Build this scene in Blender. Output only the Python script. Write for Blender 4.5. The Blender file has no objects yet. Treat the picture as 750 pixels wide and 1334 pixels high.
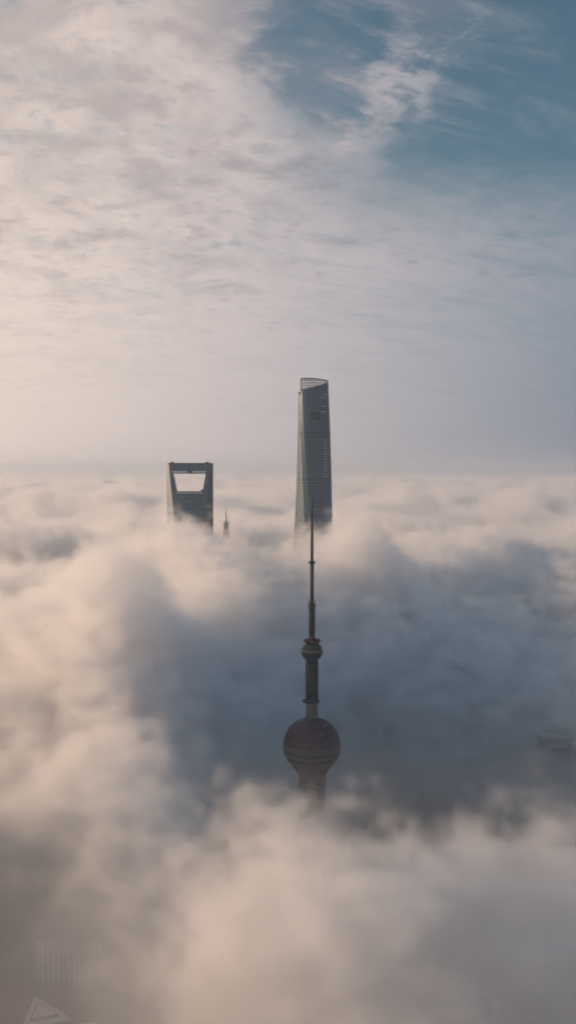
import bpy, bmesh, math, random, time
from mathutils import Vector, Matrix
random.seed(7)
SC = bpy.context.scene
COL = SC.collection
R = math.radians

# ------------------------------------------------------------------ render
SC.render.engine = 'CYCLES'
cy = SC.cycles
cy.use_adaptive_sampling = True
cy.adaptive_threshold = 0.05
cy.use_denoising = True
cy.denoiser = 'OPENIMAGEDENOISE'
cy.max_bounces = 10
cy.diffuse_bounces = 2
cy.glossy_bounces = 2
cy.transmission_bounces = 2
cy.transparent_max_bounces = 8
cy.volume_bounces = 8
cy.volume_step_rate = 1.0
cy.volume_max_steps = 512
cy.sample_clamp_indirect = 8.0
SC.view_settings.view_transform = 'Standard'
SC.view_settings.look = 'None'
SC.view_settings.exposure = 0.0
SC.view_settings.gamma = 1.0
SC.view_settings.use_curve_mapping = False

# ------------------------------------------------------------------ camera
CAM_Z = 486.0
cd = bpy.data.cameras.new('camera')
cam = bpy.data.objects.new('camera', cd)
COL.objects.link(cam)
cam.location = (0, 0, CAM_Z)
cam.rotation_euler = (R(90) - math.atan(55 / 1354), 0, 0)
cd.sensor_fit = 'VERTICAL'
cd.sensor_height = 24.0
cd.lens = 24.0 * 1354 / 1334
cd.clip_start = 1.0
cd.clip_end = 200000.0
SC.camera = cam

# ------------------------------------------------------------------ sun + sky
SUN_AZ = R(80)      # to the left of the view direction
SUN_EL = R(15.5)
sun_dir = Vector((-math.sin(SUN_AZ) * math.cos(SUN_EL), math.cos(SUN_AZ) * math.cos(SUN_EL), math.sin(SUN_EL)))
sl = bpy.data.lights.new('sun', 'SUN')
sl.energy = 4.2
sl.angle = R(0.6)
sl.color = (1.0, 0.645, 0.39)
so = bpy.data.objects.new('sun', sl)
COL.objects.link(so)
so.rotation_euler = sun_dir.to_track_quat('Z', 'Y').to_euler()
so.location = (0, 0, 3000)


class N:
    """tiny expression helper over a node tree: every value is a socket or a number"""
    def __init__(s, tree, sock): s.t, s.s = tree, sock
    def _m(s, op, *a, clamp=False):
        n = s.t.nodes.new('ShaderNodeMath'); n.operation = op; n.use_clamp = clamp
        for i, v in enumerate((s,) + a):
            if isinstance(v, N): s.t.links.new(v.s, n.inputs[i])
            else: n.inputs[i].default_value = v
        return N(s.t, n.outputs[0])
    def __add__(s, o): return s._m('ADD', o)
    __radd__ = __add__
    def __mul__(s, o): return s._m('MULTIPLY', o)
    __rmul__ = __mul__
    def __sub__(s, o): return s._m('SUBTRACT', o)
    def __rsub__(s, o): return (s * -1.0) + o
    def __truediv__(s, o): return s._m('DIVIDE', o)
    def pow(s, o): return s._m('POWER', o)
    def exp(s): return s._m('EXPONENT')
    def abs(s): return s._m('ABSOLUTE')
    def max(s, o): return s._m('MAXIMUM', o)
    def min(s, o): return s._m('MINIMUM', o)
    def smin(s, o, d): return s._m('SMOOTH_MIN', o, d)
    def smax(s, o, d): return s._m('SMOOTH_MAX', o, d)
    def clamp(s): return s._m('ADD', 0.0, clamp=True)
    def step(s, a, b):
        n = s.t.nodes.new('ShaderNodeMapRange'); n.interpolation_type = 'SMOOTHSTEP'
        s.t.links.new(s.s, n.inputs[0]); n.inputs[1].default_value = a; n.inputs[2].default_value = b
        return N(s.t, n.outputs[0])
    def lin(s, a, b, c=0.0, d=1.0):
        n = s.t.nodes.new('ShaderNodeMapRange')
        s.t.links.new(s.s, n.inputs[0])
        for i, v in enumerate((a, b, c, d)): n.inputs[i + 1].default_value = v
        return N(s.t, n.outputs[0])


def vec(tree, x, y, z):
    n = tree.nodes.new('ShaderNodeCombineXYZ')
    for i, v in enumerate((x, y, z)):
        if isinstance(v, N): tree.links.new(v.s, n.inputs[i])
        else: n.inputs[i].default_value = v
    return n.outputs[0]


def noise(tree, v, scale, detail=4, rough=.5, dist=0.0, lac=2.0):
    n = tree.nodes.new('ShaderNodeTexNoise'); n.noise_dimensions = '3D'
    tree.links.new(v, n.inputs['Vector'])
    n.inputs['Scale'].default_value = scale; n.inputs['Detail'].default_value = detail
    n.inputs['Roughness'].default_value = rough; n.inputs['Distortion'].default_value = dist
    n.inputs['Lacunarity'].default_value = lac
    return N(tree, n.outputs[0])


def rgbmix(tree, f, a, b, mode='MIX'):
    n = tree.nodes.new('ShaderNodeMix'); n.data_type = 'RGBA'; n.blend_type = mode
    if isinstance(f, N): tree.links.new(f.s, n.inputs[0])
    else: n.inputs[0].default_value = f
    for i, v in ((6, a), (7, b)):
        if isinstance(v, (tuple, list)): n.inputs[i].default_value = tuple(v) + (1,) * (4 - len(v))
        else: tree.links.new(v, n.inputs[i])
    return n.outputs[2]


W = bpy.data.worlds.new('World')
SC.world = W
W.use_nodes = True
wt = W.node_tree
wt.nodes.clear()
wo = wt.nodes.new('ShaderNodeOutputWorld')
bg = wt.nodes.new('ShaderNodeBackground')
sky = wt.nodes.new('ShaderNodeTexSky')
sky.sky_type = 'NISHITA'
sky.sun_disc = False
sky.sun_elevation = SUN_EL
sky.sun_rotation = -SUN_AZ
sky.altitude = 400
sky.air_density = 1.0
sky.dust_density = 3.0
sky.ozone_density = 2.0
SKY_K = 0.11
SKY_T = (0.75, 0.89, 0.79)
bg.inputs[1].default_value = SKY_K
tc = wt.nodes.new('ShaderNodeTexCoord')
sp = wt.nodes.new('ShaderNodeSeparateXYZ')
wt.links.new(tc.outputs['Generated'], sp.inputs[0])
dx, dy_, dz = (N(wt, sp.outputs[i]) for i in range(3))
zc = dz.max(0.0) + 0.10
u, v = dx / zc, dy_ / zc
cosg = dx * sun_dir.x + dy_ * sun_dir.y + dz * sun_dir.z
# colour of sunlit high cloud and thin veil: warm near the sun, cool away from it
ramp = wt.nodes.new('ShaderNodeValToRGB')
el = ramp.color_ramp.elements
STOPS = [(-1.0, (.08, .16, .25)), (-.12, (.21, .255, .33)), (.06, (.42, .41, .45)), (.20, (.60, .525, .53)), (.42, (.86, .70, .625)), (1.0, (1.0, .80, .62))]
el[0].position = 0; el[1].position = 1
for p_, c_ in STOPS[1:-1]: el.new((p_ + 1) / 2)
for e_, (p_, c_) in zip(el, STOPS): e_.position = (p_ + 1) / 2; e_.color = c_ + (1,)
wt.links.new((cosg * 0.5 + 0.5).s, ramp.inputs[0])
veil = rgbmix(wt, 1.0, ramp.outputs[0], (1 / SKY_K,) * 3, 'MULTIPLY')
# altocumulus: broad banks broken into puffs, combed streaks, an opening of clear sky
wv = noise(wt, vec(wt, u, v, 2.0), 1.6, 3, .5) - 0.5
uu, vv = u + wv * 0.16, v * 0.8 + wv * 0.16
pv = vec(wt, uu, vv, 0.0)
streak = vec(wt, (uu * 0.86 + vv * 0.5) * 1.0, (vv * 0.86 - uu * 0.5) * 3.4, 3.1)
bank = noise(wt, pv, 1.1, 3, .5) - 0.5
puff = noise(wt, pv, 10.0, 8, .62, 0.15) - 0.5
left = dx.lin(-.10, .06, 1.0, 0.35)
comb = noise(wt, streak, 2.2, 9, .66, 0.6) - 0.5
opening = (dx + bank * 0.34 + puff * 0.30 + comb * 0.16 + (dz - .3) * 0.30).step(-.075, .11) * (dz + comb * 0.20 + bank * 0.10 + dx * 0.06).step(.205, .305)
ta = (dx - .090 - (dz - .34) * 0.40 + bank * .10 + puff * .22 + comb * .06) / .034
tb = (dz - .335 + puff * .16 - bank * .08) / .042
tuft = (ta * ta + tb * tb) * -1.0
tuft = tuft.exp()
ga = (dx + .002 + puff * .1) / .028
gb = (dz - .385 + bank * .1) / .05
gap = ((ga * ga + gb * gb) * -1.0).exp()
cover = 0.88 + left * 0.22 - opening * 0.86 + tuft * 0.75 - gap * 0.25 + bank * 1.0 + puff * left * 2.3 + comb * (1.12 - left) * 2.6
mask = cover.step(-0.05, 1.25)
low = dz.step(.02, .22)                                     # the layer melts into an even veil low down
mask = mask * (low * 0.55 + 0.45) + (1.0 - low) * 0.45
tx = noise(wt, pv, 4.6, 8, .62, .3) - 0.5
thick = (tx * 3.4 + puff * 3.2 + dz * 2.8 - dx * 1.2 - 0.62).step(-.25, 1.1) * low
cl = rgbmix(wt, thick * 0.78, veil, rgbmix(wt, 1.0, veil, (.56, .58, .63), 'MULTIPLY'))
skyt = rgbmix(wt, 1.0, sky.outputs[0], SKY_T, 'MULTIPLY')
skyt = rgbmix(wt, dz.lin(.0, .24, .75, 0.0), skyt, rgbmix(wt, 1.0, veil, (.93, .95, 1.0), 'MULTIPLY'))
mask = mask * dz.lin(.5, .75, 1.0, 0.25)
skyt = rgbmix(wt, 1.0, skyt, vec(wt, dz.lin(.45, .8, 1.0, 1.3), dz.lin(.45, .8, 1.0, 1.8), dz.lin(.45, .8, 1.0, 1.9)), 'MULTIPLY')
skyc = rgbmix(wt, mask * 0.90, skyt, cl)
wt.links.new(skyc, bg.inputs[0])
wt.links.new(bg.outputs[0], wo.inputs[0])
W.cycles.sampling_method = 'MANUAL'
W.cycles.sample_map_resolution = 512


def prop(o, label=None, cat=None, kind=None, group=None):
    if label: o['label'] = label
    if cat: o['category'] = cat
    if kind: o['kind'] = kind
    if group: o['group'] = group
    return o

#@@BUILD@@
# ------------------------------------------------------------------ materials
def mat(name, color, rough=.6, metal=0.0, spec=.5, vary=.15, vscale=.2, floor=None, floor_dark=.55, mull=None, pale=None):
    m = bpy.data.materials.new(name); m.use_nodes = True
    t = m.node_tree; b = t.nodes['Principled BSDF']
    b.inputs['Roughness'].default_value = rough; b.inputs['Metallic'].default_value = metal
    b.inputs['Specular IOR Level'].default_value = spec
    g = t.nodes.new('ShaderNodeNewGeometry')
    s = t.nodes.new('ShaderNodeSeparateXYZ'); t.links.new(g.outputs['Position'], s.inputs[0])
    z = N(t, s.outputs[2])
    f = noise(t, g.outputs['Position'], vscale, 5, .6)
    lo = tuple(c * (1 - vary) for c in color); hi = tuple(min(1, c * (1 + vary)) for c in color)
    col = rgbmix(t, f.lin(.3, .7), lo, hi)
    if floor:                                        # spandrel lines between storeys
        fr = (z / floor)._m('FRACT')
        line = fr.step(.70, .80)
        col = rgbmix(t, line, col, tuple(c * floor_dark for c in color))
    if mull:                                         # vertical mullions, laid along the wall by its UV
        uvn = t.nodes.new('ShaderNodeUVMap'); us = t.nodes.new('ShaderNodeSeparateXYZ')
        t.links.new(uvn.outputs[0], us.inputs[0])
        fu = (N(t, us.outputs[0]) / mull)._m('FRACT')
        col = rgbmix(t, fu.step(.74, .82), col, tuple(c * floor_dark for c in color))
    if pale:                                         # here and there a lighter blind or panel
        cell = t.nodes.new('ShaderNodeTexWhiteNoise')
        sc = t.nodes.new('ShaderNodeVectorMath'); sc.operation = 'SNAP'
        sc.inputs[1].default_value = (4, 4, floor or 4)
        t.links.new(g.outputs['Position'], sc.inputs[0]); t.links.new(sc.outputs[0], cell.inputs[0])
        col = rgbmix(t, N(t, cell.outputs[0]).step(.80, .98) * pale, col, tuple(min(1, c * 1.6 + .03) for c in color))
    t.links.new(col, b.inputs['Base Color'])
    return m


M = {
    'tower_glass': mat('blue_grey_curtain_glass', (.085, .130, .172), .40, .4, .5, .12, .02, 4.6, .6, 6.0, .15),
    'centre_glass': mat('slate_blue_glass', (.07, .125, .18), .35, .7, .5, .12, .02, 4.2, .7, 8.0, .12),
    'lit_facet_glass': mat('sun_tinted_facet_glass', (.17, .20, .25), .4, .6, .5, .08, .02, 4.2, .8, 8.0),
    'dark_band': mat('dark_louvre', (.015, .022, .028), .6),
    'louvre': mat('louvre_field', (.05, .065, .08), .5, .5, floor=2.3, floor_dark=.6),
    'sky_painted_pane': mat('sky_painted_pane', (.6, .59, .57), .5),
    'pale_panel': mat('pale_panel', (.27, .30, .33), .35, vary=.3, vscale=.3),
    'steel': mat('painted_steel', (.10, .12, .135), .5, .3),
    'mast': mat('mast_steel', (.022, .030, .038), .6, .1, vary=.4, vscale=.5),
    'mast_red': mat('red_painted_steel', (.060, .030, .028), .6, vary=.3, vscale=.5),
    'concrete': mat('weathered_concrete', (.12, .118, .115), .85, vary=.22, vscale=.12),
    'shaft': mat('dark_shaft_cladding', (.018, .032, .040), .55, .1, vary=.3, vscale=.4),
    'sphere': mat('plum_sphere_glass', (.056, .032, .052), .45, .1, .3, .3, .3, floor=2.0, floor_dark=.5, pale=.8),
    'sphere_dark': mat('dark_sphere_glazing', (.012, .014, .022), .4, .0, .4, .2, .3),
    'sphere_grey': mat('grey_sphere_cladding', (.040, .050, .060), .5, .2, .4, .2, .3),
    'rim': mat('pale_rim', (.14, .14, .15), .5),
    'jm': mat('silver_spire_cladding', (.20, .20, .20), .4, .3, floor=3.5, floor_dark=.5),
    'office': mat('grey_office_wall', (.16, .17, .18), .7, floor=3.8, floor_dark=.35, vary=.2, vscale=.05, mull=5.0),
    'office_dark': mat('dark_office_glass', (.045, .06, .07), .35, floor=3.9, floor_dark=2.2, vary=.2, vscale=.05),
    'office_tan': mat('tan_office_wall', (.20, .17, .14), .8, floor=3.6, floor_dark=.4, vary=.2, vscale=.05, mull=4.0),
    'roof': mat('roof_felt', (.13, .13, .13), .9, vary=.3, vscale=.08),
    'dim_sign': mat('faded_sign_panel', (.38, .38, .38), .7),
    'white_roof': mat('white_roof_sheet', (.80, .80, .80), .6, vary=.1, vscale=.05),
    'leaf': mat('park_foliage', (.035, .055, .025), .9, vary=.5, vscale=.3),
    'trunk': mat('bark', (.07, .05, .035), .9),
    'paving': mat('pale_paving', (.48, .46, .43), .85, vary=.12, vscale=.1),
    'asphalt': mat('asphalt', (.05, .05, .052), .9, vary=.2, vscale=.1),
    'marking': mat('road_paint', (.75, .75, .72), .8),
}


# ------------------------------------------------------------------ mesh helpers
class MB:
    def __init__(s): s.v, s.f, s.sm, s.uv = [], [], [], []
    def loft(s, rings, close=True, cap0=True, cap1=True, smooth=False):
        """rings: lists of equal length of points; walls between, caps at the ends"""
        n = len(rings[0]); b = len(s.v); per = [0.0]
        r0 = rings[0]
        for k in range(n): per.append(per[-1] + (Vector(r0[(k + 1) % n]) - Vector(r0[k])).length)
        for r_ in rings: s.v += [tuple(p) for p in r_]
        for i in range(len(rings) - 1):
            for k in range(n if close else n - 1):
                k2 = (k + 1) % n
                s.f.append((b + i * n + k, b + i * n + k2, b + (i + 1) * n + k2, b + (i + 1) * n + k)); s.sm.append(smooth)
                s.uv.append((per[k], per[k + 1], per[k + 1], per[k]))
        if cap0: s.f.append(tuple(b + k for k in reversed(range(n)))); s.sm.append(False); s.uv.append((0,) * n)
        if cap1: s.f.append(tuple(b + (len(rings) - 1) * n + k for k in range(n))); s.sm.append(False); s.uv.append((0,) * n)
        return s
    def lathe(s, prof, x=0, y=0, seg=48, smooth=True, cap=True):
        rings = [[(x + r_ * math.cos(2 * math.pi * k / seg), y + r_ * math.sin(2 * math.pi * k / seg), z) for k in range(seg)] for r_, z in prof]
        return s.loft(rings, True, cap, cap, smooth)
    def tube(s, a, b, ra, rb=None, seg=10, smooth=True):
        a, b = Vector(a), Vector(b); rb = ra if rb is None else rb
        q = (b - a).to_track_quat('Z', 'Y')
        rings = []
        for p, r_ in ((a, ra), (b, rb)):
            rings.append([tuple(p + q @ Vector((r_ * math.cos(2 * math.pi * k / seg), r_ * math.sin(2 * math.pi * k / seg), 0))) for k in range(seg)])
        return s.loft(rings, smooth=smooth)
    def box(s, c, d, rz=0.0):
        cx, cy_, cz = c; hx, hy, hz = d[0] / 2, d[1] / 2, d[2] / 2
        cs, sn = math.cos(rz), math.sin(rz)
        q = [(-hx, -hy), (hx, -hy), (hx, hy), (-hx, hy)]
        P = [(cx + a * cs - b * sn, cy_ + a * sn + b * cs) for a, b in q]
        return s.loft([[(a, b, cz - hz) for a, b in P], [(a, b, cz + hz) for a, b in P]])
    def prism(s, pts, z0, z1, scale=1.0):
        mx = sum(p[0] for p in pts) / len(pts); my = sum(p[1] for p in pts) / len(pts)
        return s.loft([[(a, b, z0) for a, b in pts], [(mx + (a - mx) * scale, my + (b - my) * scale, z1) for a, b in pts]])
    def blob(s, c, r_, seed=0, sub=2):
        rnd = random.Random(seed); bm = bmesh.new()
        bmesh.ops.create_icosphere(bm, subdivisions=sub, radius=1)
        b = len(s.v)
        for v_ in bm.verts:
            k = 1 + rnd.uniform(-.28, .28)
            s.v.append((c[0] + v_.co.x * r_ * k, c[1] + v_.co.y * r_ * k, c[2] + v_.co.z * r_ * .75 * k))
        for f in bm.faces:
            s.f.append(tuple(b + v_.index for v_ in f.verts)); s.sm.append(False); s.uv.append((0, 0, 0))
        bm.free(); return s
    def build(s, name, material, parent=None, origin=(0, 0, 0)):
        me = bpy.data.meshes.new(name)
        o0 = Vector(origin)
        me.from_pydata([tuple(Vector(p) - o0) for p in s.v], [], s.f)
        me.polygons.foreach_set('use_smooth', s.sm)
        uvl = me.uv_layers.new(name='UVMap')
        for p, us in zip(me.polygons, s.uv):
            for li, u_ in zip(p.loop_indices, us): uvl.data[li].uv = (u_, 0)
        me.materials.append(material)
        o = bpy.data.objects.new(name, me); COL.objects.link(o)
        if parent is not None: o.parent = parent
        else: o.location = origin
        return o


def thing(name, label, cat, loc, rz=0.0, group=None):
    o = bpy.data.objects.new(name, None); COL.objects.link(o)
    o.empty_display_size = 5; o.location = loc; o.rotation_euler = (0, 0, rz)
    return prop(o, label, cat, None, group)


# ------------------------------------------------------------------ broadcasting tower
def broadcasting_tower(x, y):
    t = thing('broadcasting_tower', 'slender dark broadcasting tower with plum red ball and tall antenna rising out of the fog', 'tower', (x, y, 0))
    base = R(-97)
    cols = [(8.6 * math.cos(base + k * 2 * math.pi / 3), 8.6 * math.sin(base + k * 2 * math.pi / 3)) for k in range(3)]
    for k, (a, b) in enumerate(cols):
        c = MB().lathe([(3.7, 0), (3.7, 248)], a, b, 28)
        for q in range(12): c.lathe([(3.7, 66 + q * 15.), (4.05, 66.3 + q * 15.), (4.05, 67.3 + q * 15.), (3.7, 67.6 + q * 15.)], a, b, 28, cap=False)
        c.build('column', M['concrete'], t)
        ang = base + k * 2 * math.pi / 3 + math.pi / 3
        MB().tube((62 * math.cos(ang), 62 * math.sin(ang), 0), (8 * math.cos(ang), 8 * math.sin(ang), 78), 3.5, 3.5, 20).build('slanted_leg', M['concrete'], t)
    MB().lathe([(4.0, 0), (4.0, 246)], 0, 0, 28).build('lift_shaft', M['concrete'], t)
    # struts that tie the columns together
    for k in range(3):
        a, b = cols[k], cols[(k + 1) % 3]
        for z in range(120, 240, 18): MB().tube((*a, z), (*b, z), .9, .9, 8).build('cross_brace', M['concrete'], t)
    # lower ball
    pr = [(25 * math.cos(R(a)), 93 + 25 * math.sin(R(a))) for a in range(-74, 75, 4)]
    lo = MB().lathe(pr, 0, 0, 64).build('lower_sphere', M['sphere'], t)
    MB().lathe([(25.1, 88), (25.5, 88.2), (25.5, 93), (25.1, 93.2)], 0, 0, 64, cap=False).build('window_band', M['sphere_dark'], lo)
    # upper ball: panelled shell of facets, dark window bands, pale rims
    zc, r = 262.5, 22.8
    n = 72; rings = []
    angs = list(range(-52, 72, 4))
    for i, a in enumerate(angs):
        rr = r * math.cos(R(a)); zz = zc + r * math.sin(R(a))
        rings.append([((rr + (.28 if (k + i) % 2 else 0)) * math.cos(2 * math.pi * (k + .5 * (i % 2)) / n),
                       (rr + (.28 if (k + i) % 2 else 0)) * math.sin(2 * math.pi * (k + .5 * (i % 2)) / n), zz) for k in range(n)])
    sp_ = MB().loft(rings).build('upper_sphere', M['sphere'], t)
    for a0, a1, nm in ((-14, -4, 'window_band'), (-31, -18, 'window_band')):
        MB().lathe([(r * math.cos(R(a)) + .55, zc + r * math.sin(R(a))) for a in range(a0, a1 + 1, 2)], 0, 0, n, cap=False).build(nm, M['sphere_dark'], sp_)
    for a in (2, -3, -16, -32):
        rr = r * math.cos(R(a)); zz = zc + r * math.sin(R(a))
        MB().lathe([(rr, zz - .35), (rr + .95, zz - .3), (rr + .95, zz + .1), (rr, zz + .2)], 0, 0, n, cap=False).build('rim', M['rim'], sp_)
    for a in (14, 26, 38):
        rr = r * math.cos(R(a)); zz = zc + r * math.sin(R(a))
        MB().lathe([(rr, zz - .3), (rr + .5, zz - .3), (rr + .5, zz), (rr, zz + .2)], 0, 0, n, cap=False).build('rim', M['sphere_grey'], sp_)
    sk = MB().lathe([(9, 238), (11.5, 239), (14.2, 243.5), (16.5, 245.6), (14, 246)], 0, 0, 60)
    sk.build('lower_skirt', M['sphere_grey'], t)
    # crown ring of small teeth on the ball
    cr = MB().lathe([(6.2, 281), (7.6, 281), (7.6, 284.2), (6.2, 284.8)], 0, 0, 40)
    for k in range(28):
        a = 2 * math.pi * k / 28
        cr.box((8.6 * math.cos(a), 8.6 * math.sin(a), 281.5), (1.1, 1.1, 2.6), a)
    cr.build('collar', M['shaft'], t)
    # pale lower shaft and dark ribbed upper shaft
    MB().lathe([(4.9, 280), (4.7, 300)], 0, 0, 36).build('shaft', M['concrete'], t)
    sh = MB().lathe([(5.1, 298.5), (5.1, 333)], 0, 0, 36)
    for q in range(14):
        z = 300.5 + q * 2.2
        sh.lathe([(5.1, z), (5.45, z + .1), (5.45, z + .7), (5.1, z + .8)], 0, 0, 36, cap=False)
    sh.build('shaft_cladding', M['shaft'], t)
    rg = MB().lathe([(5, 297), (6.1, 297.4), (6.3, 299.6), (5, 300.2)], 0, 0, 36)
    for k in range(3):
        a = base + k * 2 * math.pi / 3 + .5
        rg.box((6.4 * math.cos(a), 6.4 * math.sin(a), 298.6), (2, 2, 3.0), a)
    rg.build('balcony', M['shaft'], t)
    # upper small ball
    zc2, r2 = 339.0, 8.4
    ball = MB().lathe([(r2 * math.cos(R(a)), zc2 + r2 * math.sin(R(a))) for a in range(-68, 69, 4)], 0, 0, 48).build('small_sphere', M['sphere_grey'], t)
    MB().lathe([(r2 * math.cos(R(a)) + .22, zc2 + r2 * math.sin(R(a))) for a in range(-24, -3, 3)], 0, 0, 48, cap=False).build('window_band', M['sphere_dark'], ball)
    MB().lathe([(8.3, zc2 + .2), (9.0, zc2 + .4), (9.0, zc2 + 1.1), (8.3, zc2 + 1.3)], 0, 0, 48, cap=False).build('rim', M['rim'], ball)
    MB().lathe([(7.4, zc2 + 3.4), (8.0, zc2 + 3.5), (7.8, zc2 + 4.1), (7.2, zc2 + 4.2)], 0, 0, 48, cap=False).build('rim', M['sphere_dark'], ball)
    # ring gallery of round pods over the small ball
    ga = MB().lathe([(3.2, 346.2), (5.2, 346.2), (5.4, 348.2), (3.2, 348.4)], 0, 0, 36)
    for k in range(12):
        a = 2 * math.pi * k / 12
        ga.lathe([(.05, 346.2), (.9, 346.5), (1.05, 347.7), (.8, 349.0), (.05, 349.4)], 5.6 * math.cos(a), 5.6 * math.sin(a), 8)
    ga.build('gallery', M['mast_red'], t)
    MB().lathe([(2.5, 347), (2.4, 353.5)], 0, 0, 24).build('mast_foot', M['mast_red'], t)
    # ribbed mast, crown, then three slimmer stages
    m1 = MB().lathe([(2.35, 352.5), (2.3, 377)], 0, 0, 20)
    for q in range(13):
        z = 353 + q * 1.85
        m1.lathe([(2.3, z), (2.85, z + .15), (2.85, z + .7), (2.3, z + .85)], 0, 0, 20, cap=False)
    m1.build('mast', M['mast'], t)
    c1_ = MB().lathe([(2.3, 374.6), (3.0, 375.4), (3.1, 377.4), (1.4, 378)], 0, 0, 20)
    for k in range(6):
        a = 2 * math.pi * (k + .25) / 6
        c1_.tube((3.0 * math.cos(a), 3.0 * math.sin(a), 376), (3.1 * math.cos(a), 3.1 * math.sin(a), 381.2), .22, .08, 6)
    c1_.build('mast_crown', M['mast'], t)
    m2 = MB().lathe([(1.5, 377), (1.3, 411)], 0, 0, 16)
    for q in range(22): m2.lathe([(1.35, 379 + q * 1.45), (1.62, 379.1 + q * 1.45), (1.62, 379.5 + q * 1.45), (1.35, 379.6 + q * 1.45)], 0, 0, 16, cap=False)
    m2.build('mast', M['mast'], t)
    MB().lathe([(1.5, 377.9), (1.75, 378), (1.75, 381.5), (1.45, 381.7)], 0, 0, 16).build('mast_foot', M['mast_red'], t)
    MB().lathe([(1.2, 409.6), (2.0, 410.2), (2.8, 411.6), (2.8, 412.3), (1.0, 412.5)], 0, 0, 20).build('mast_platform', M['mast'], t)
    m3 = MB().lathe([(1.15, 411), (1.05, 432), (.8, 446)], 0, 0, 14)
    for q in range(16): m3.lathe([(1.0, 413 + q * 2.0), (1.28, 413.1 + q * 2.0), (1.28, 413.6 + q * 2.0), (1.0, 413.7 + q * 2.0)], 0, 0, 14, cap=False)
    m3.lathe([(1.0, 445), (1.15, 445.3), (1.15, 446.2), (.5, 446.6)], 0, 0, 14)
    m3.build('mast', M['mast'], t)
    an = MB().lathe([(.85, 446), (.7, 460), (.4, 467)], 0, 0, 10)
    an.build('antenna', M['mast'], t)
    return t


broadcasting_tower(19.3, 836)


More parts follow.
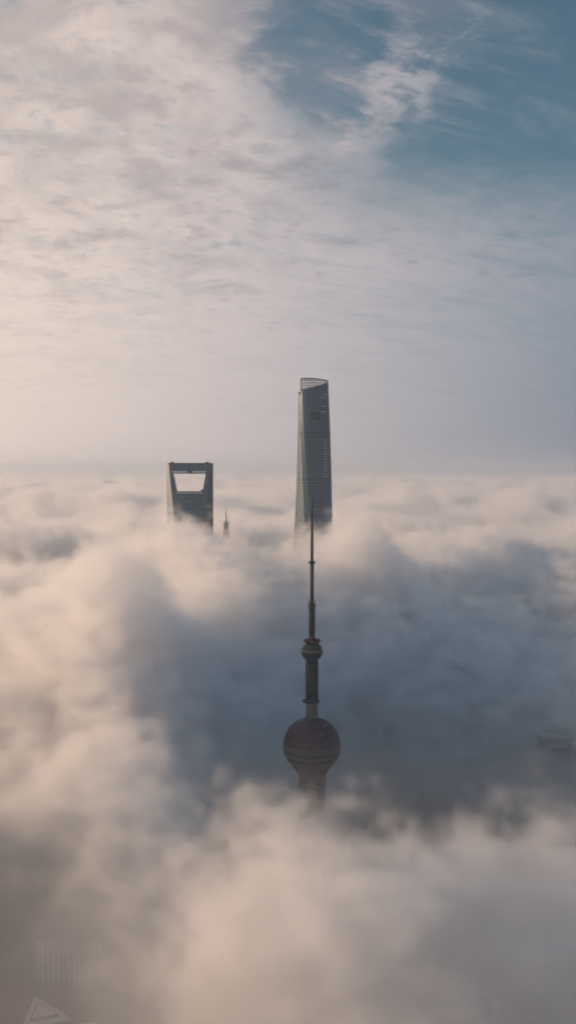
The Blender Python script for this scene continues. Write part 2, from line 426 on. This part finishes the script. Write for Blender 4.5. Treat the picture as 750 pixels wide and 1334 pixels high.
# ------------------------------------------------------------------ twisted skyscraper
def twisted_tower(x, y):
    t = thing('twisted_skyscraper', 'tallest skyscraper, twisting dark glass with a spiral cut top and sunlit left edge', 'skyscraper', (x, y, 0))
    SEG = 144
    def notch(z): return R(-139 + .16 * (620 - z))
    def rad(th, z, off=0.0):
        Rz = 23.7 + (632 - z) * .029 + max(0, 300 - z) * .012
        d = (th - notch(z) + math.pi) % (2 * math.pi) - math.pi
        k = 1 + .10 * math.cos(3 * d) + .018 * math.cos(6 * d)
        k -= .03 * math.exp(-(d / .06) ** 2)
        return Rz * k + off
    def pt(th, z, off=0.0):
        r_ = rad(th, z, off); return (r_ * math.cos(th), r_ * math.sin(th), z)
    def ztop(th):
        s_ = ((th - notch(620)) % (2 * math.pi)) / (2 * math.pi)
        pts = [(0, 635.5), (.15, 635), (.42, 630.5), (.67, 621), (.9, 612.5), (1, 611)]
        for (a, za), (b, zb) in zip(pts, pts[1:]):
            if s_ <= b: return za + (zb - za) * (s_ - a) / (b - a)
        return 611
    def zsolid(th):
        s_ = ((th - notch(620)) % (2 * math.pi)) / (2 * math.pi)
        return min(ztop(th) - 1.2, 615.5 + 33 * s_) if s_ < .45 else ztop(th) - 1.2
    # skin up to 600, then a rim that follows the spiral cut
    TH = [2 * math.pi * k / SEG + R(-139) + R(1.0) for k in range(SEG)]
    rings = [[pt(th, z) for th in TH] for z in [i * 6.0 for i in range(0, 101)]]
    for f in (.25, .5, .75, 1.0):
        rings.append([pt(th, 600 + (zsolid(th) - 600) * f) for th in TH])
    # turn inwards and down so that the crown is a shell with real thickness
    rings.append([pt(th, zsolid(th), -1.2) for th in TH])
    rings.append([pt(th, 598, -1.4) for th in TH])
    MB().loft(rings, smooth=True, cap1=False).build('curtain_wall', M['tower_glass'], t)
    MB().loft([[pt(th, 597.0, -1.0) for th in TH], [pt(th, 599.0, -1.5) for th in TH]]).build('roof', M['roof'], t)
    # coping along the spiral and the open lattice under it
    la = MB()
    FR = [th for th in TH if ((th - notch(620)) % (2 * math.pi)) / (2 * math.pi) < .45]
    for k, th in enumerate(FR):
        if k % 3 == 0:
            a, b = pt(th, zsolid(th), -.5), pt(th, ztop(th) - .5, -.5)
            la.tube(a, b, .5, .5, 6)
    for z in (617.5, 620.2, 622.9, 625.6, 628.3, 631.0, 633.0):
        for a, b in zip(FR, FR[1:]):
            if zsolid(a) < z < ztop(a) - 1: la.tube(pt(a, z, -.5), pt(b, z, -.5), .5, .5, 5)
    for a, b in zip(FR, FR[1:]): la.tube(pt(a, zsolid(a) + .2, -.5), pt(b, zsolid(b) + .2, -.5), .5, .5, 5)
    la.build('crown_lattice', M['steel'], t)
    c = MB()
    for th, th2 in zip(TH, TH[1:] + TH[:1]):
        if abs(ztop(th) - ztop(th2)) > 8: continue
        c.tube(pt(th, ztop(th) - .6, -.5), pt(th2, ztop(th2) - .6, -.5), .85, .85, 6)
    c.build('coping', M['steel'], t)
    e = MB()
    th = TH[0]
    e.tube(pt(th, 606, -.4), pt(th, 635.6, -.4), .8, .8, 8)
    e.build('edge_fin', M['steel'], t)
    # recessed belts of the mechanical floors
    for z in (545.5, 540.6, 469.8, 464.0, 395, 389.5, 320, 314.5):
        MB().loft([[pt(th, z - .55, .0) for th in TH], [pt(th, z - .55, .22) for th in TH], [pt(th, z + .55, .22) for th in TH], [pt(th, z + .55, .0) for th in TH]], cap0=False, cap1=False).build('louvre_belt', M['dark_band'], t)
    # dark louvre field on the front, and its small twin on the sunlit edge
    for a0, a1, z0, z1 in ((-101, -58, 567, 581), (-176, -168, 566, 580)):
        A = [R(a0 + (a1 - a0) * i / 14) for i in range(15)]
        lv = MB()
        o_ = [[pt(a, z0, .05) for a in A], [pt(a, z0, .25) for a in A], [pt(a, z1, .25) for a in A], [pt(a, z1, .05) for a in A]]
        lv.loft(o_, close=False, cap0=False, cap1=False)
        lv.build('louvre_field', M['louvre'], t)
    # pale panels climbing the right-hand edge: glints on the glass put in as colour
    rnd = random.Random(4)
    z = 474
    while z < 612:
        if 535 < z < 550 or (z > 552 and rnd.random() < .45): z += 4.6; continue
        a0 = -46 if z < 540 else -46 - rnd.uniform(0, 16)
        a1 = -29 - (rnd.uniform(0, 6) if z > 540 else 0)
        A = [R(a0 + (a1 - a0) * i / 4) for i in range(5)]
        MB().loft([[pt(a, z, .05) for a in A], [pt(a, z, .3) for a in A], [pt(a, z + 1.7, .3) for a in A], [pt(a, z + 1.7, .05) for a in A]], close=False, cap0=False, cap1=False).build('glint_panel', M['pale_panel'], t)
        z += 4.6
    return t


twisted_tower(40.3, 1718)


# ------------------------------------------------------------------ skyscraper with the trapezoid opening
def opening_tower(x, y):
    t = thing('skyscraper', 'slate blue skyscraper with a trapezoid opening cut through its flat top', 'skyscraper', (x, y, 0))
    Wd = 38.4
    def tz(z):
        f = max(0.0, (492 - z) / 492)
        return 4.5 + 13 * min(1, f * 4.4) * .95 + (Wd - 17) * max(0, f - .22) ** 1.0 / .78
    def hexa(z, g=0.0):
        a, d = Wd - tz(z), tz(z)
        return [(-Wd, 0, z), (-a, -d, z), (a, -d, z), (Wd, 0, z), (a, d, z), (-a, d, z)]
    zb, zt, ztop = 449.8, 479.5, 496.5
    # left and right edges of the opening
    def hx(z): f = (z - zb) / (zt - zb); return (-21.8 + (-27.6 + 21.8) * f, 22.2 + (27.2 - 22.2) * f)
    body = MB().loft([hexa(z) for z in [0] + list(range(30, 449, 20)) + [zb]])
    for sgn in (-1, 1):
        rr = []
        for z in [zb + (zt - zb) * i / 4 for i in range(5)]:
            xi = hx(z)[0 if sgn < 0 else 1]; a, d = Wd - tz(z), tz(z)
            q = [(-Wd, 0, z), (-a, -d, z), (xi, -d, z), (xi, d, z), (-a, d, z)] if sgn < 0 else [(Wd, 0, z), (a, d, z), (xi, d, z), (xi, -d, z), (a, -d, z)]
            rr.append(q)
        body.loft(rr)
    body.loft([hexa(z) for z in (zt, 484, 490, ztop)])
    body.build('curtain_wall', M['centre_glass'], t)
    # facets: thin cladding on the two leaning sides, sunlight painted into the left one
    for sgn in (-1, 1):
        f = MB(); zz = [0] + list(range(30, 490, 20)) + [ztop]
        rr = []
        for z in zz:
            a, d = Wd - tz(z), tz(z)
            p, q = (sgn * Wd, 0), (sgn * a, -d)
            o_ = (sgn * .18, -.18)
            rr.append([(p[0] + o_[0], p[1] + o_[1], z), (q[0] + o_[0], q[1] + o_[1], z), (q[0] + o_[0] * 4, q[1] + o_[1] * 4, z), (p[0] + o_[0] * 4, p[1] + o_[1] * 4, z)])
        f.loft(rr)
        f.build('facet_cladding', M['lit_facet_glass'] if sgn < 0 else M['centre_glass'], t)
    # roof parapet, hoists
    pr = hexa(ztop)
    MB().loft([[(a, b, ztop) for a, b, _ in pr], [(a, b, ztop + .9) for a, b, _ in pr]]).build('parapet', M['dark_band'], t)
    for px in (-30, 29):
        h = MB().box((px, 0, ztop + 1.7), (6, 3, 1.6)); h.box((px + 1.2, 0, ztop + 2.9), (2.6, 2, .9)); h.build('roof_hoist', M['steel'], t)
    # observation deck windows over and under the opening, sky light through them painted pale
    d = tz(482.5)
    xs = [-28 + i * 2.85 for i in range(20)]
    for i, px in enumerate(xs):
        if 9 <= i <= 11: continue
        w = MB().box((px, -d - .1, 482.6), (2.3, .5, 3.2)); w.build('observation_window', M['sky_painted_pane'], t)
    d = tz(447)
    for i in range(22):
        px = -21 + i * 2.0
        MB().box((px, -d - .1, 447.2), (1.1, .5, 2.3)).build('deck_window', M['sky_painted_pane'], t)
    MB().box((0, -tz(444.5) - .1, 444.8), (44, .5, .5)).build('ledge', M['dark_band'], t)
    s_ = MB().box((20.5, 0, 451.3), (3, 6, 3)); s_.build('deck_hoist', M['dark_band'], t)
    d = tz(433)
    rnd = random.Random(3)
    for i in range(9):
        MB().box((-10 + i * 2.2, -d - .1, 432.8), (1.3 + rnd.random() * .6, .5, .8)).build('service_window', M['pale_panel'], t)
    MB().box((2, -d - .05, 430.9), (50, .4, .5)).build('ledge', M['dark_band'], t)
    return t


opening_tower(-165, 1752)


# ------------------------------------------------------------------ spired tower poking out of the fog
def spired_tower(x, y):
    t = thing('spired_skyscraper', 'stepped silver tower top with a thin needle spire just clear of the fog', 'skyscraper', (x, y, 0))
    st = MB()
    for w, z0, z1 in ((27, 0, 330), (22, 330, 365), (13, 365, 384), (9.0, 384, 393), (7.0, 393, 404)):
        st.box((0, 0, (z0 + z1) / 2), (w, w, z1 - z0), R(8))
        st.box((0, 0, z1 - .5), (w + 1.4, w + 1.4, 1.0), R(8))
    st.build('stepped_wall', M['jm'], t)
    cr = MB()
    for k in range(8):
        a = R(8) + 2 * math.pi * (k + .5) / 8
        cr.tube((3.9 * math.cos(a), 3.9 * math.sin(a), 403), (5.2 * math.cos(a), 5.2 * math.sin(a), 407.5), .6, .3, 6)
    cr.build('crown_petals', M['steel'], t)
    MB().lathe([(3.2, 403), (2.0, 406), (1.25, 409), (.95, 416), (.5, 422), (.1, 428)], 0, 0, 12).build('spire', M['mast'], t)
    return t


spired_tower(-94, 1581)


# ------------------------------------------------------------------ lower towers glimpsed in the hollow
def ell(cx, cy_, a, b, n=40, p=2.6, rz=0.0):
    o = []
    for k in range(n):
        th = 2 * math.pi * k / n; c, s_ = math.cos(th), math.sin(th)
        u_ = a * math.copysign(abs(c) ** (2 / p), c); v_ = b * math.copysign(abs(s_) ** (2 / p), s_)
        o.append((cx + u_ * math.cos(rz) - v_ * math.sin(rz), cy_ + u_ * math.sin(rz) + v_ * math.cos(rz)))
    return o


def oval_tower(x, y):
    t = thing('oval_tower', 'dark oval office tower with a pale ring round its roof, dim in the fog', 'office tower', (x, y, 0), R(-6))
    e = ell(0, 0, 18.0, 18.5, p=2.8)
    MB().prism(e, 0, 204).build('wall', M['office_dark'], t)
    ring = [[(a * f, b * f, z) for a, b in e] for f, z in ((1.0, 203.9), (1.12, 205), (1.12, 209), (.93, 209), (.93, 204.6))]
    MB().loft(ring, cap0=False, cap1=False).build('roof_ring', M['dim_sign'], t)
    MB().prism([(a * .9, b * .9) for a, b in e], 203.9, 204.8).build('roof', M['roof'], t)
    for px, py, w, h in ((-9, 1, 6, 3), (-1, -2, 5, 4), (6, 2, 6, 3), (11, -2, 4, 2.5)):
        MB().box((px, py, 204.8 + h / 2), (w, 5, h)).build('roof_plant', M['concrete'], t)
    for k in range(5):
        th = R(-128 + k * 15); a, b = 18.0 * math.cos(th), -18.5 * abs(math.sin(th)) ** .72
        MB().box((a, b - .6, 196), (3.2, .9, 2.6), 0).build('sign_panel', M['dim_sign'], t)
    return t


oval_tower(284, 1100)


def slab_tower(name, label, x, y, w, d, h, rz, wall, roofm='roof', steps=(), cat='office tower', slats=False):
    t = thing(name, label, cat, (x, y, 0), R(rz))
    b = MB().box((0, 0, h / 2), (w, d, h))
    if slats:
        for z in range(20, int(h), 4): b.box((0, 0, z), (w + 1.6, d + 1.6, .9))
    b.build('wall', M[wall], t)
    p = MB()
    for sx, sy, lx, ly in ((0, -d / 2 + .4, w, .8), (0, d / 2 - .4, w, .8), (-w / 2 + .4, 0, .8, d - 1.6), (w / 2 - .4, 0, .8, d - 1.6)):
        p.box((sx, sy, h + .8), (lx, ly, 1.6))
    p.build('parapet', M['concrete'], t)
    MB().box((0, 0, h + .1), (w - 1.8, d - 1.8, .2)).build('roof', M[roofm], t)
    for a, b_, lx, ly, lz in steps:
        MB().box((a, b_, h + .2 + lz / 2), (lx, ly, lz)).build('roof_plant', M['concrete'], t)
    return t


slab_tower('office_tower', 'shadowy tall office tower just behind the oval tower', 266, 1200, 20, 20, 226, 12, 'office', steps=((0, 0, 11, 11, 7),))
slab_tower('office_tower', 'shadowy tan tower at the right edge beyond the oval tower', 333, 1180, 24, 20, 226, -8, 'office_tan', steps=((2, 0, 10, 8, 5),))
slab_tower('ribbed_tower', 'dark broad tower with slanting ribbed floors right of the plum ball', 127, 1130, 38, 30, 172, 28, 'office_dark', slats=True, steps=((0, 0, 16, 12, 4),))
slab_tower('office_tower', 'low grey block close behind the plum ball', 76, 1060, 26, 20, 140, 6, 'office', steps=((3, 2, 8, 6, 4), (-7, 0, 5, 5, 3)))
slab_tower('office_tower', 'flat roofed grey block between the ribbed tower and the oval tower', 192, 1080, 32, 26, 150, -10, 'office', steps=((4, 0, 12, 10, 4),))
slab_tower('office_tower', 'squat tan block in front of and left of the oval tower', 232, 1040, 26, 20, 138, 5, 'office_tan', steps=((-4, 2, 8, 8, 3),))


# ------------------------------------------------------------------ ground level seen through thin fog at the bottom corners
def ground_sheet():
    m = bpy.data.materials.new('city_ground'); m.use_nodes = True
    t = m.node_tree; b = t.nodes['Principled BSDF']; b.inputs['Roughness'].default_value = .95
    g = t.nodes.new('ShaderNodeNewGeometry')
    br = t.nodes.new('ShaderNodeTexVoronoi'); br.feature = 'DISTANCE_TO_EDGE'
    t.links.new(g.outputs['Position'], br.inputs['Vector']); br.inputs['Scale'].default_value = 1 / 130
    road = N(t, br.outputs[0]).step(.05, .065)
    f = noise(t, g.outputs['Position'], 1 / 60, 6, .6)
    base = rgbmix(t, f.lin(.35, .65), (.045, .06, .035), (.16, .155, .14))
    col = rgbmix(t, road, (.06, .06, .062), base)
    t.links.new(col, b.inputs['Base Color'])
    s = MB()
    n = 96
    s.loft([[(48000 * math.cos(2 * math.pi * k / n), 48000 * math.sin(2 * math.pi * k / n), z) for k in range(n)] for z in (-.6, 0)])
    o = s.build('ground', m)
    prop(o, 'dim city ground under the fog', None, 'structure')


ground_sheet()


def triangle_hall():
    x, y = -207, 850
    t = thing('exhibition_hall', 'low hall with a white triangular roof at the bottom left corner', 'hall', (x, y, 0))
    tri = [(-9, -22), (28, -8), (-11, 28)]
    MB().prism([(a * .93, b * .93) for a, b in tri], 0, 31).build('wall', M['office_tan'], t)
    MB().prism(tri, 31, 33).build('roof', M['white_roof'], t)
    q = [(a * .62 + 1, b * .62 - 1) for a, b in tri]
    MB().prism(q, 33, 34.0).build('skylight', M['concrete'], t)
    q = [(a * .45 + 1, b * .45 - 1) for a, b in tri]
    MB().prism(q, 34, 35.2).build('roof_cap', M['white_roof'], t)
    return t


triangle_hall()


def rotunda():
    t = thing('rotunda', 'round pavilion with a ringed roof right of the white triangular roof', 'pavilion', (-166, 842, 0))
    MB().lathe([(13, 0), (13, 20)], 0, 0, 48).build('wall', M['office'], t)
    MB().lathe([(14, 20), (14, 21.4), (12.6, 21.6), (12.4, 20.6), (7, 21.2), (6.6, 23), (0.2, 24)], 0, 0, 48).build('roof', M['white_roof'], t)


rotunda()


def colonnade():
    t = thing('column_block', 'long pale block with tall vertical piers at the lower left', 'building', (-206, 978, 0), R(-4))
    MB().box((0, 0, 20), (62, 22, 40)).build('wall', M['office_dark'], t)
    MB().box((0, 0, 41), (66, 26, 2)).build('roof', M['concrete'], t)
    for i in range(13):
        MB().box((-30 + i * 5, -12, 20), (1.8, 2, 40)).build('pier', M['dim_sign'], t)


colonnade()


def flat_path(name, pts, w, z, m, kind='structure', lab=None):
    s = MB(); L, Rr = [], []
    for i, p in enumerate(pts):
        a = Vector(pts[max(0, i - 1)]); b = Vector(pts[min(len(pts) - 1, i + 1)])
        d = (b - a).normalized(); nrm = Vector((-d.y, d.x)) * w / 2
        L.append((p[0] + nrm.x, p[1] + nrm.y, z)); Rr.append((p[0] - nrm.x, p[1] - nrm.y, z))
    s.loft([L, Rr], close=False, cap0=False, cap1=False)
    return prop(s.build(name, m), lab, None, kind)


def arc(cx, cy_, r, a0, a1, n=24): return [(cx + r * math.cos(R(a0 + (a1 - a0) * i / n)), cy_ + r * math.sin(R(a0 + (a1 - a0) * i / n))) for i in range(n + 1)]


s = MB().loft([[(150 + 26 * math.cos(2 * math.pi * k / 60), 925 + 26 * math.sin(2 * math.pi * k / 60), z) for k in range(60)] for z in (-.2, .12)])
prop(s.build('plaza', M['paving']), 'pale round plaza at the bottom right', None, 'structure')
flat_path('path', arc(150, 925, 38, 0, 360, 60), 5, .016, M['paving'])
flat_path('path', [(60, 860), (90, 872), (118, 892), (130, 908)], 8, .020, M['paving'])
flat_path('path', [(168, 906), (186, 884), (214, 868), (260, 862)], 8, .020, M['paving'])
flat_path('road', [(-420, 940), (-300, 930), (-160, 938), (-40, 905), (60, 838), (200, 815), (400, 840)], 24, .008, M['asphalt'])
flat_path('road_marking', [(-420, 940), (-300, 930), (-160, 938), (-40, 905), (60, 838), (200, 815), (400, 840)], .5, .012, M['marking'])

TREE = None
spots = [(139, 915, 1.1), (158, 918, 1.3), (148, 936, 1.0), (166, 932, .9), (133, 931, 1.2), (176, 950, 1.1), (118, 944, 1.2), (196, 922, 1.3), (200, 938, 1.0), (186, 958, 1.2), (108, 926, 1.0), (216, 900, 1.2), (224, 916, 1.0), (150, 968, 1.1), (130, 960, 1.0)]
WHERE = ['inside the round plaza, nearest its lower left rim', 'inside the round plaza, the largest, right of its middle', 'inside the round plaza, towards its upper rim',
         'inside the round plaza, the smallest, at its right rim', 'inside the round plaza at its left rim', 'just beyond the ring path, upper right of the plaza', 'beyond the ring path, upper left of the plaza',
         'right of the plaza beside the ring path, the larger of two', 'right of the plaza beyond the ring path, the smaller of two', 'beyond the plaza to the upper right, farthest of that corner',
         'left of the ring path, level with the plaza', 'far right of the plaza beside the side path', 'far right of the plaza, behind the side path tree', 'straight beyond the plaza, farthest from the camera', 'straight beyond the plaza, a little left']
for i, (x_, y_, k) in enumerate(spots):
    if TREE is None:
        TREE = thing('tree', 'x', 'tree', (x_, y_, 0))
        tr = MB().tube((0, 0, 0), (.2, .1, 5), .45, .28, 8)
        rnd = random.Random(2)
        for q in range(5):
            a = q * 1.26; tr.tube((.2, .1, 4.2), (2.4 * math.cos(a), 2.4 * math.sin(a), 7.5), .2, .08, 6)
        tr.build('trunk', M['trunk'], TREE)
        cr = MB()
        for q in range(16):
            a = rnd.uniform(0, 6.28); rr = rnd.uniform(.4, 3.6)
            cr.blob((rr * math.cos(a), rr * math.sin(a), rnd.uniform(5.5, 10)), rnd.uniform(1.2, 2.1), q, 2)
        cr.build('crown', M['leaf'], TREE)
        kids = list(TREE.children); o = TREE
    else:
        o = TREE.copy(); COL.objects.link(o)
        for c in kids:
            c2 = c.copy(); c2.parent = o; COL.objects.link(c2)
    o.location = (x_, y_, 0); o.scale = (k, k, k * .95); o.rotation_euler = (0, 0, i * 1.7)
    o['label'] = 'dark green tree ' + WHERE[i]
    o['group'] = 'trees round the plaza'

#@@END@@

# ------------------------------------------------------------------ the sea of cloud
def gauss(x, y, cx, cyy, sx, sy, h, rot=0.0):
    a = (x - cx); b = (y - cyy)
    if rot:
        c, s = math.cos(rot), math.sin(rot)
        a, b = a * c + b * s, b * c - a * s
    a = a / sx; b = b / sy
    return ((a * a + b * b) * -1.0).exp() * h


MOUNDS = [
    # x, y, sx, sy, height, rot   (added to the base deck)
    (-165, 1640, 80, 90, 40, 0), (-98, 1535, 50, 50, 58, 0), (-120, 1330, 100, 160, 46, 0), (-75, 1080, 70, 110, 36, 0), (-120, 860, 50, 90, 35, 0),
    (-130, 950, 90, 150, 70, 0), (-160, 800, 85, 90, 45, 0), (-160, 640, 75, 100, 35, 0), (-300, 800, 160, 300, 30, 0), (-650, 900, 220, 800, -70, 0),
    (45, 1640, 70, 60, 82, 0), (130, 1470, 100, 100, 38, 0), (95, 1300, 70, 80, 66, 0),
    # the hollow round the broadcasting tower
    (85, 845, 125, 165, -210, 0), (330, 975, 225, 235, -142, 0), (-20, 770, 60, 80, -50, 0),
    # the near bank
    (25, 525, 125, 65, 44, 0), (150, 570, 80, 60, 24, 0), (190, 480, 70, 60, 15, 0), (-110, 520, 60, 90, -45, 0),
    (-225, 500, 105, 190, -170, 0), (30, 380, 200, 70, -50, 0), (240, 420, 100, 110, -110, 0),
]


def cloud(name, lo, hi, res, near, dens, mat, drop=0):
    ng = bpy.data.node_groups.new(name + '_field', 'GeometryNodeTree')
    ng.interface.new_socket('Geometry', in_out='OUTPUT', socket_type='NodeSocketGeometry')
    go = ng.nodes.new('NodeGroupOutput')
    P = ng.nodes.new('GeometryNodeInputPosition')
    s = ng.nodes.new('ShaderNodeSeparateXYZ'); ng.links.new(P.outputs[0], s.inputs[0])
    x, y, z = (N(ng, s.outputs[i]) for i in range(3))
    # domain warp gives the wisps their curl
    wx = noise(ng, P.outputs[0], 1 / 170, 3, .55) - 0.5
    wy = noise(ng, vec(ng, y, z, x), 1 / 190, 3, .55) - 0.5
    pos2 = vec(ng, x + wx * 150, y + wy * 150, z * 1.25 + wx * 60)
    if near:
        H = (noise(ng, vec(ng, x, y, 17.0), 1 / 700, 2, .5) - 0.5) * 120 + (y.lin(380, 600, 175.0, 245.0) + y.lin(600, 1200, 0.0, 83.0))
        for m in MOUNDS: H = H + gauss(x, y, *m)
    else:
        H = (noise(ng, vec(ng, x, y, 17.0), 1 / 900, 2, .5) - 0.5) * 120 + 350
        H = H + (noise(ng, vec(ng, x * 0.45, y, 5.0), 1 / 1300, 4, .55) - 0.5) * 170 + 25 - drop
    big = noise(ng, pos2, 1 / 260, 2, .5) - 0.5                     # billows
    if near:
        puff = noise(ng, pos2, 1 / 75, 7, .60)
        bil = big * 240 + (0.14 - (puff - 0.5).abs() * 1.0) * 230
        top = H + bil - z
        d = top.step(-3, 34)
        fine = noise(ng, vec(ng, x + wx * 60 + z * 0.35, y + wy * 60 + z * 0.3, z * 1.9), 1 / 24, 4, .65) - 0.5
        d = (top + fine * 122).step(-3, 28)
        lowcut = z.lin(140, 255, 0.02, 1.0)
        mist = z.step(370, 230) * 0.0009 + z.step(250, 175) * y.lin(680, 780, 0.0002, 0.0016) + gauss(x, y, 0, 380, 420, 200, 0.0006) * z.step(330, 230)
        open_ = (gauss(x, y, -200, 680, 95, 270, 1.0) + gauss(x, y, 115, 670, 72, 220, 1.0)).min(1.0) * z.step(275, 200)
        d = d * lowcut * dens * (1.0 - open_ * 0.93) + mist * (1.0 - open_ * 0.5)
    else:
        puff = noise(ng, pos2, 1 / 110, 3, .6)
        top = H + big * 400 + (puff - 0.5) * 190 - z - 8
        d = top.step(-6, 50) * dens
    # fade the side and top faces of the block so that no edge shows
    vc = ng.nodes.new('GeometryNodeVolumeCube')
    ng.links.new(d.s, vc.inputs['Density'])
    vc.inputs['Min'].default_value = lo; vc.inputs['Max'].default_value = hi
    for k, r_ in zip(('Resolution X', 'Resolution Y', 'Resolution Z'), res): vc.inputs[k].default_value = r_
    sm = ng.nodes.new('GeometryNodeSetMaterial'); sm.inputs['Material'].default_value = mat
    ng.links.new(vc.outputs[0], sm.inputs[0]); ng.links.new(sm.outputs[0], go.inputs[0])
    me = bpy.data.meshes.new(name)
    o = bpy.data.objects.new(name, me); COL.objects.link(o)
    me.materials.append(mat)
    md = o.modifiers.new('cloud', 'NODES'); md.node_group = ng
    return o


def cloud_mat(name, rate, aniso=0.35):
    m = bpy.data.materials.new(name); m.use_nodes = True
    t = m.node_tree; t.nodes.clear()
    o = t.nodes.new('ShaderNodeOutputMaterial')
    p = t.nodes.new('ShaderNodeVolumePrincipled')
    p.inputs['Color'].default_value = (0.97, 0.97, 0.98, 1)
    p.inputs['Density'].default_value = 1.0
    p.inputs['Anisotropy'].default_value = aniso
    t.links.new(p.outputs[0], o.inputs['Volume'])
    m.cycles.volume_step_rate = rate
    return m


t0 = time.time()
c1 = cloud('cloud_sea', (-900, 60, 60), (900, 2600, 476), (340, 480, 78), True, 0.045, cloud_mat('cloud_near', 2.0))
prop(c1, 'rolling sea of fog and low cloud lying between the towers', 'cloud', 'stuff')
c2 = cloud('far_cloud_sea', (-5500, 2600, 180), (5500, 13000, 476), (220, 220, 34), False, 0.02, cloud_mat('cloud_far', 5.0), 30)
prop(c2, 'distant rolling cloud deck beyond the skyscrapers', 'cloud', 'stuff')
c3 = cloud('horizon_cloud_sea', (-18000, 13000, 200), (18000, 44000, 470), (120, 150, 16), False, 0.01, cloud_mat('cloud_horizon', 8.0), 75)
prop(c3, 'thin far cloud deck melting into the horizon', 'cloud', 'stuff')

hz = bpy.data.materials.new('haze'); hz.use_nodes = True
ht = hz.node_tree; ht.nodes.clear()
ho = ht.nodes.new('ShaderNodeOutputMaterial'); hp = ht.nodes.new('ShaderNodeVolumePrincipled')
hp.inputs['Color'].default_value = (.82, .90, 1, 1); hp.inputs['Density'].default_value = 0.00007; hp.inputs['Anisotropy'].default_value = .5
ht.links.new(hp.outputs[0], ho.inputs['Volume'])
h = MB().box((0, 0, 330), (98000, 98000, 664)).build('haze', hz)
prop(h, 'thin pale haze over the whole scene', None, 'stuff')

import sys
print('script', time.time() - t0)
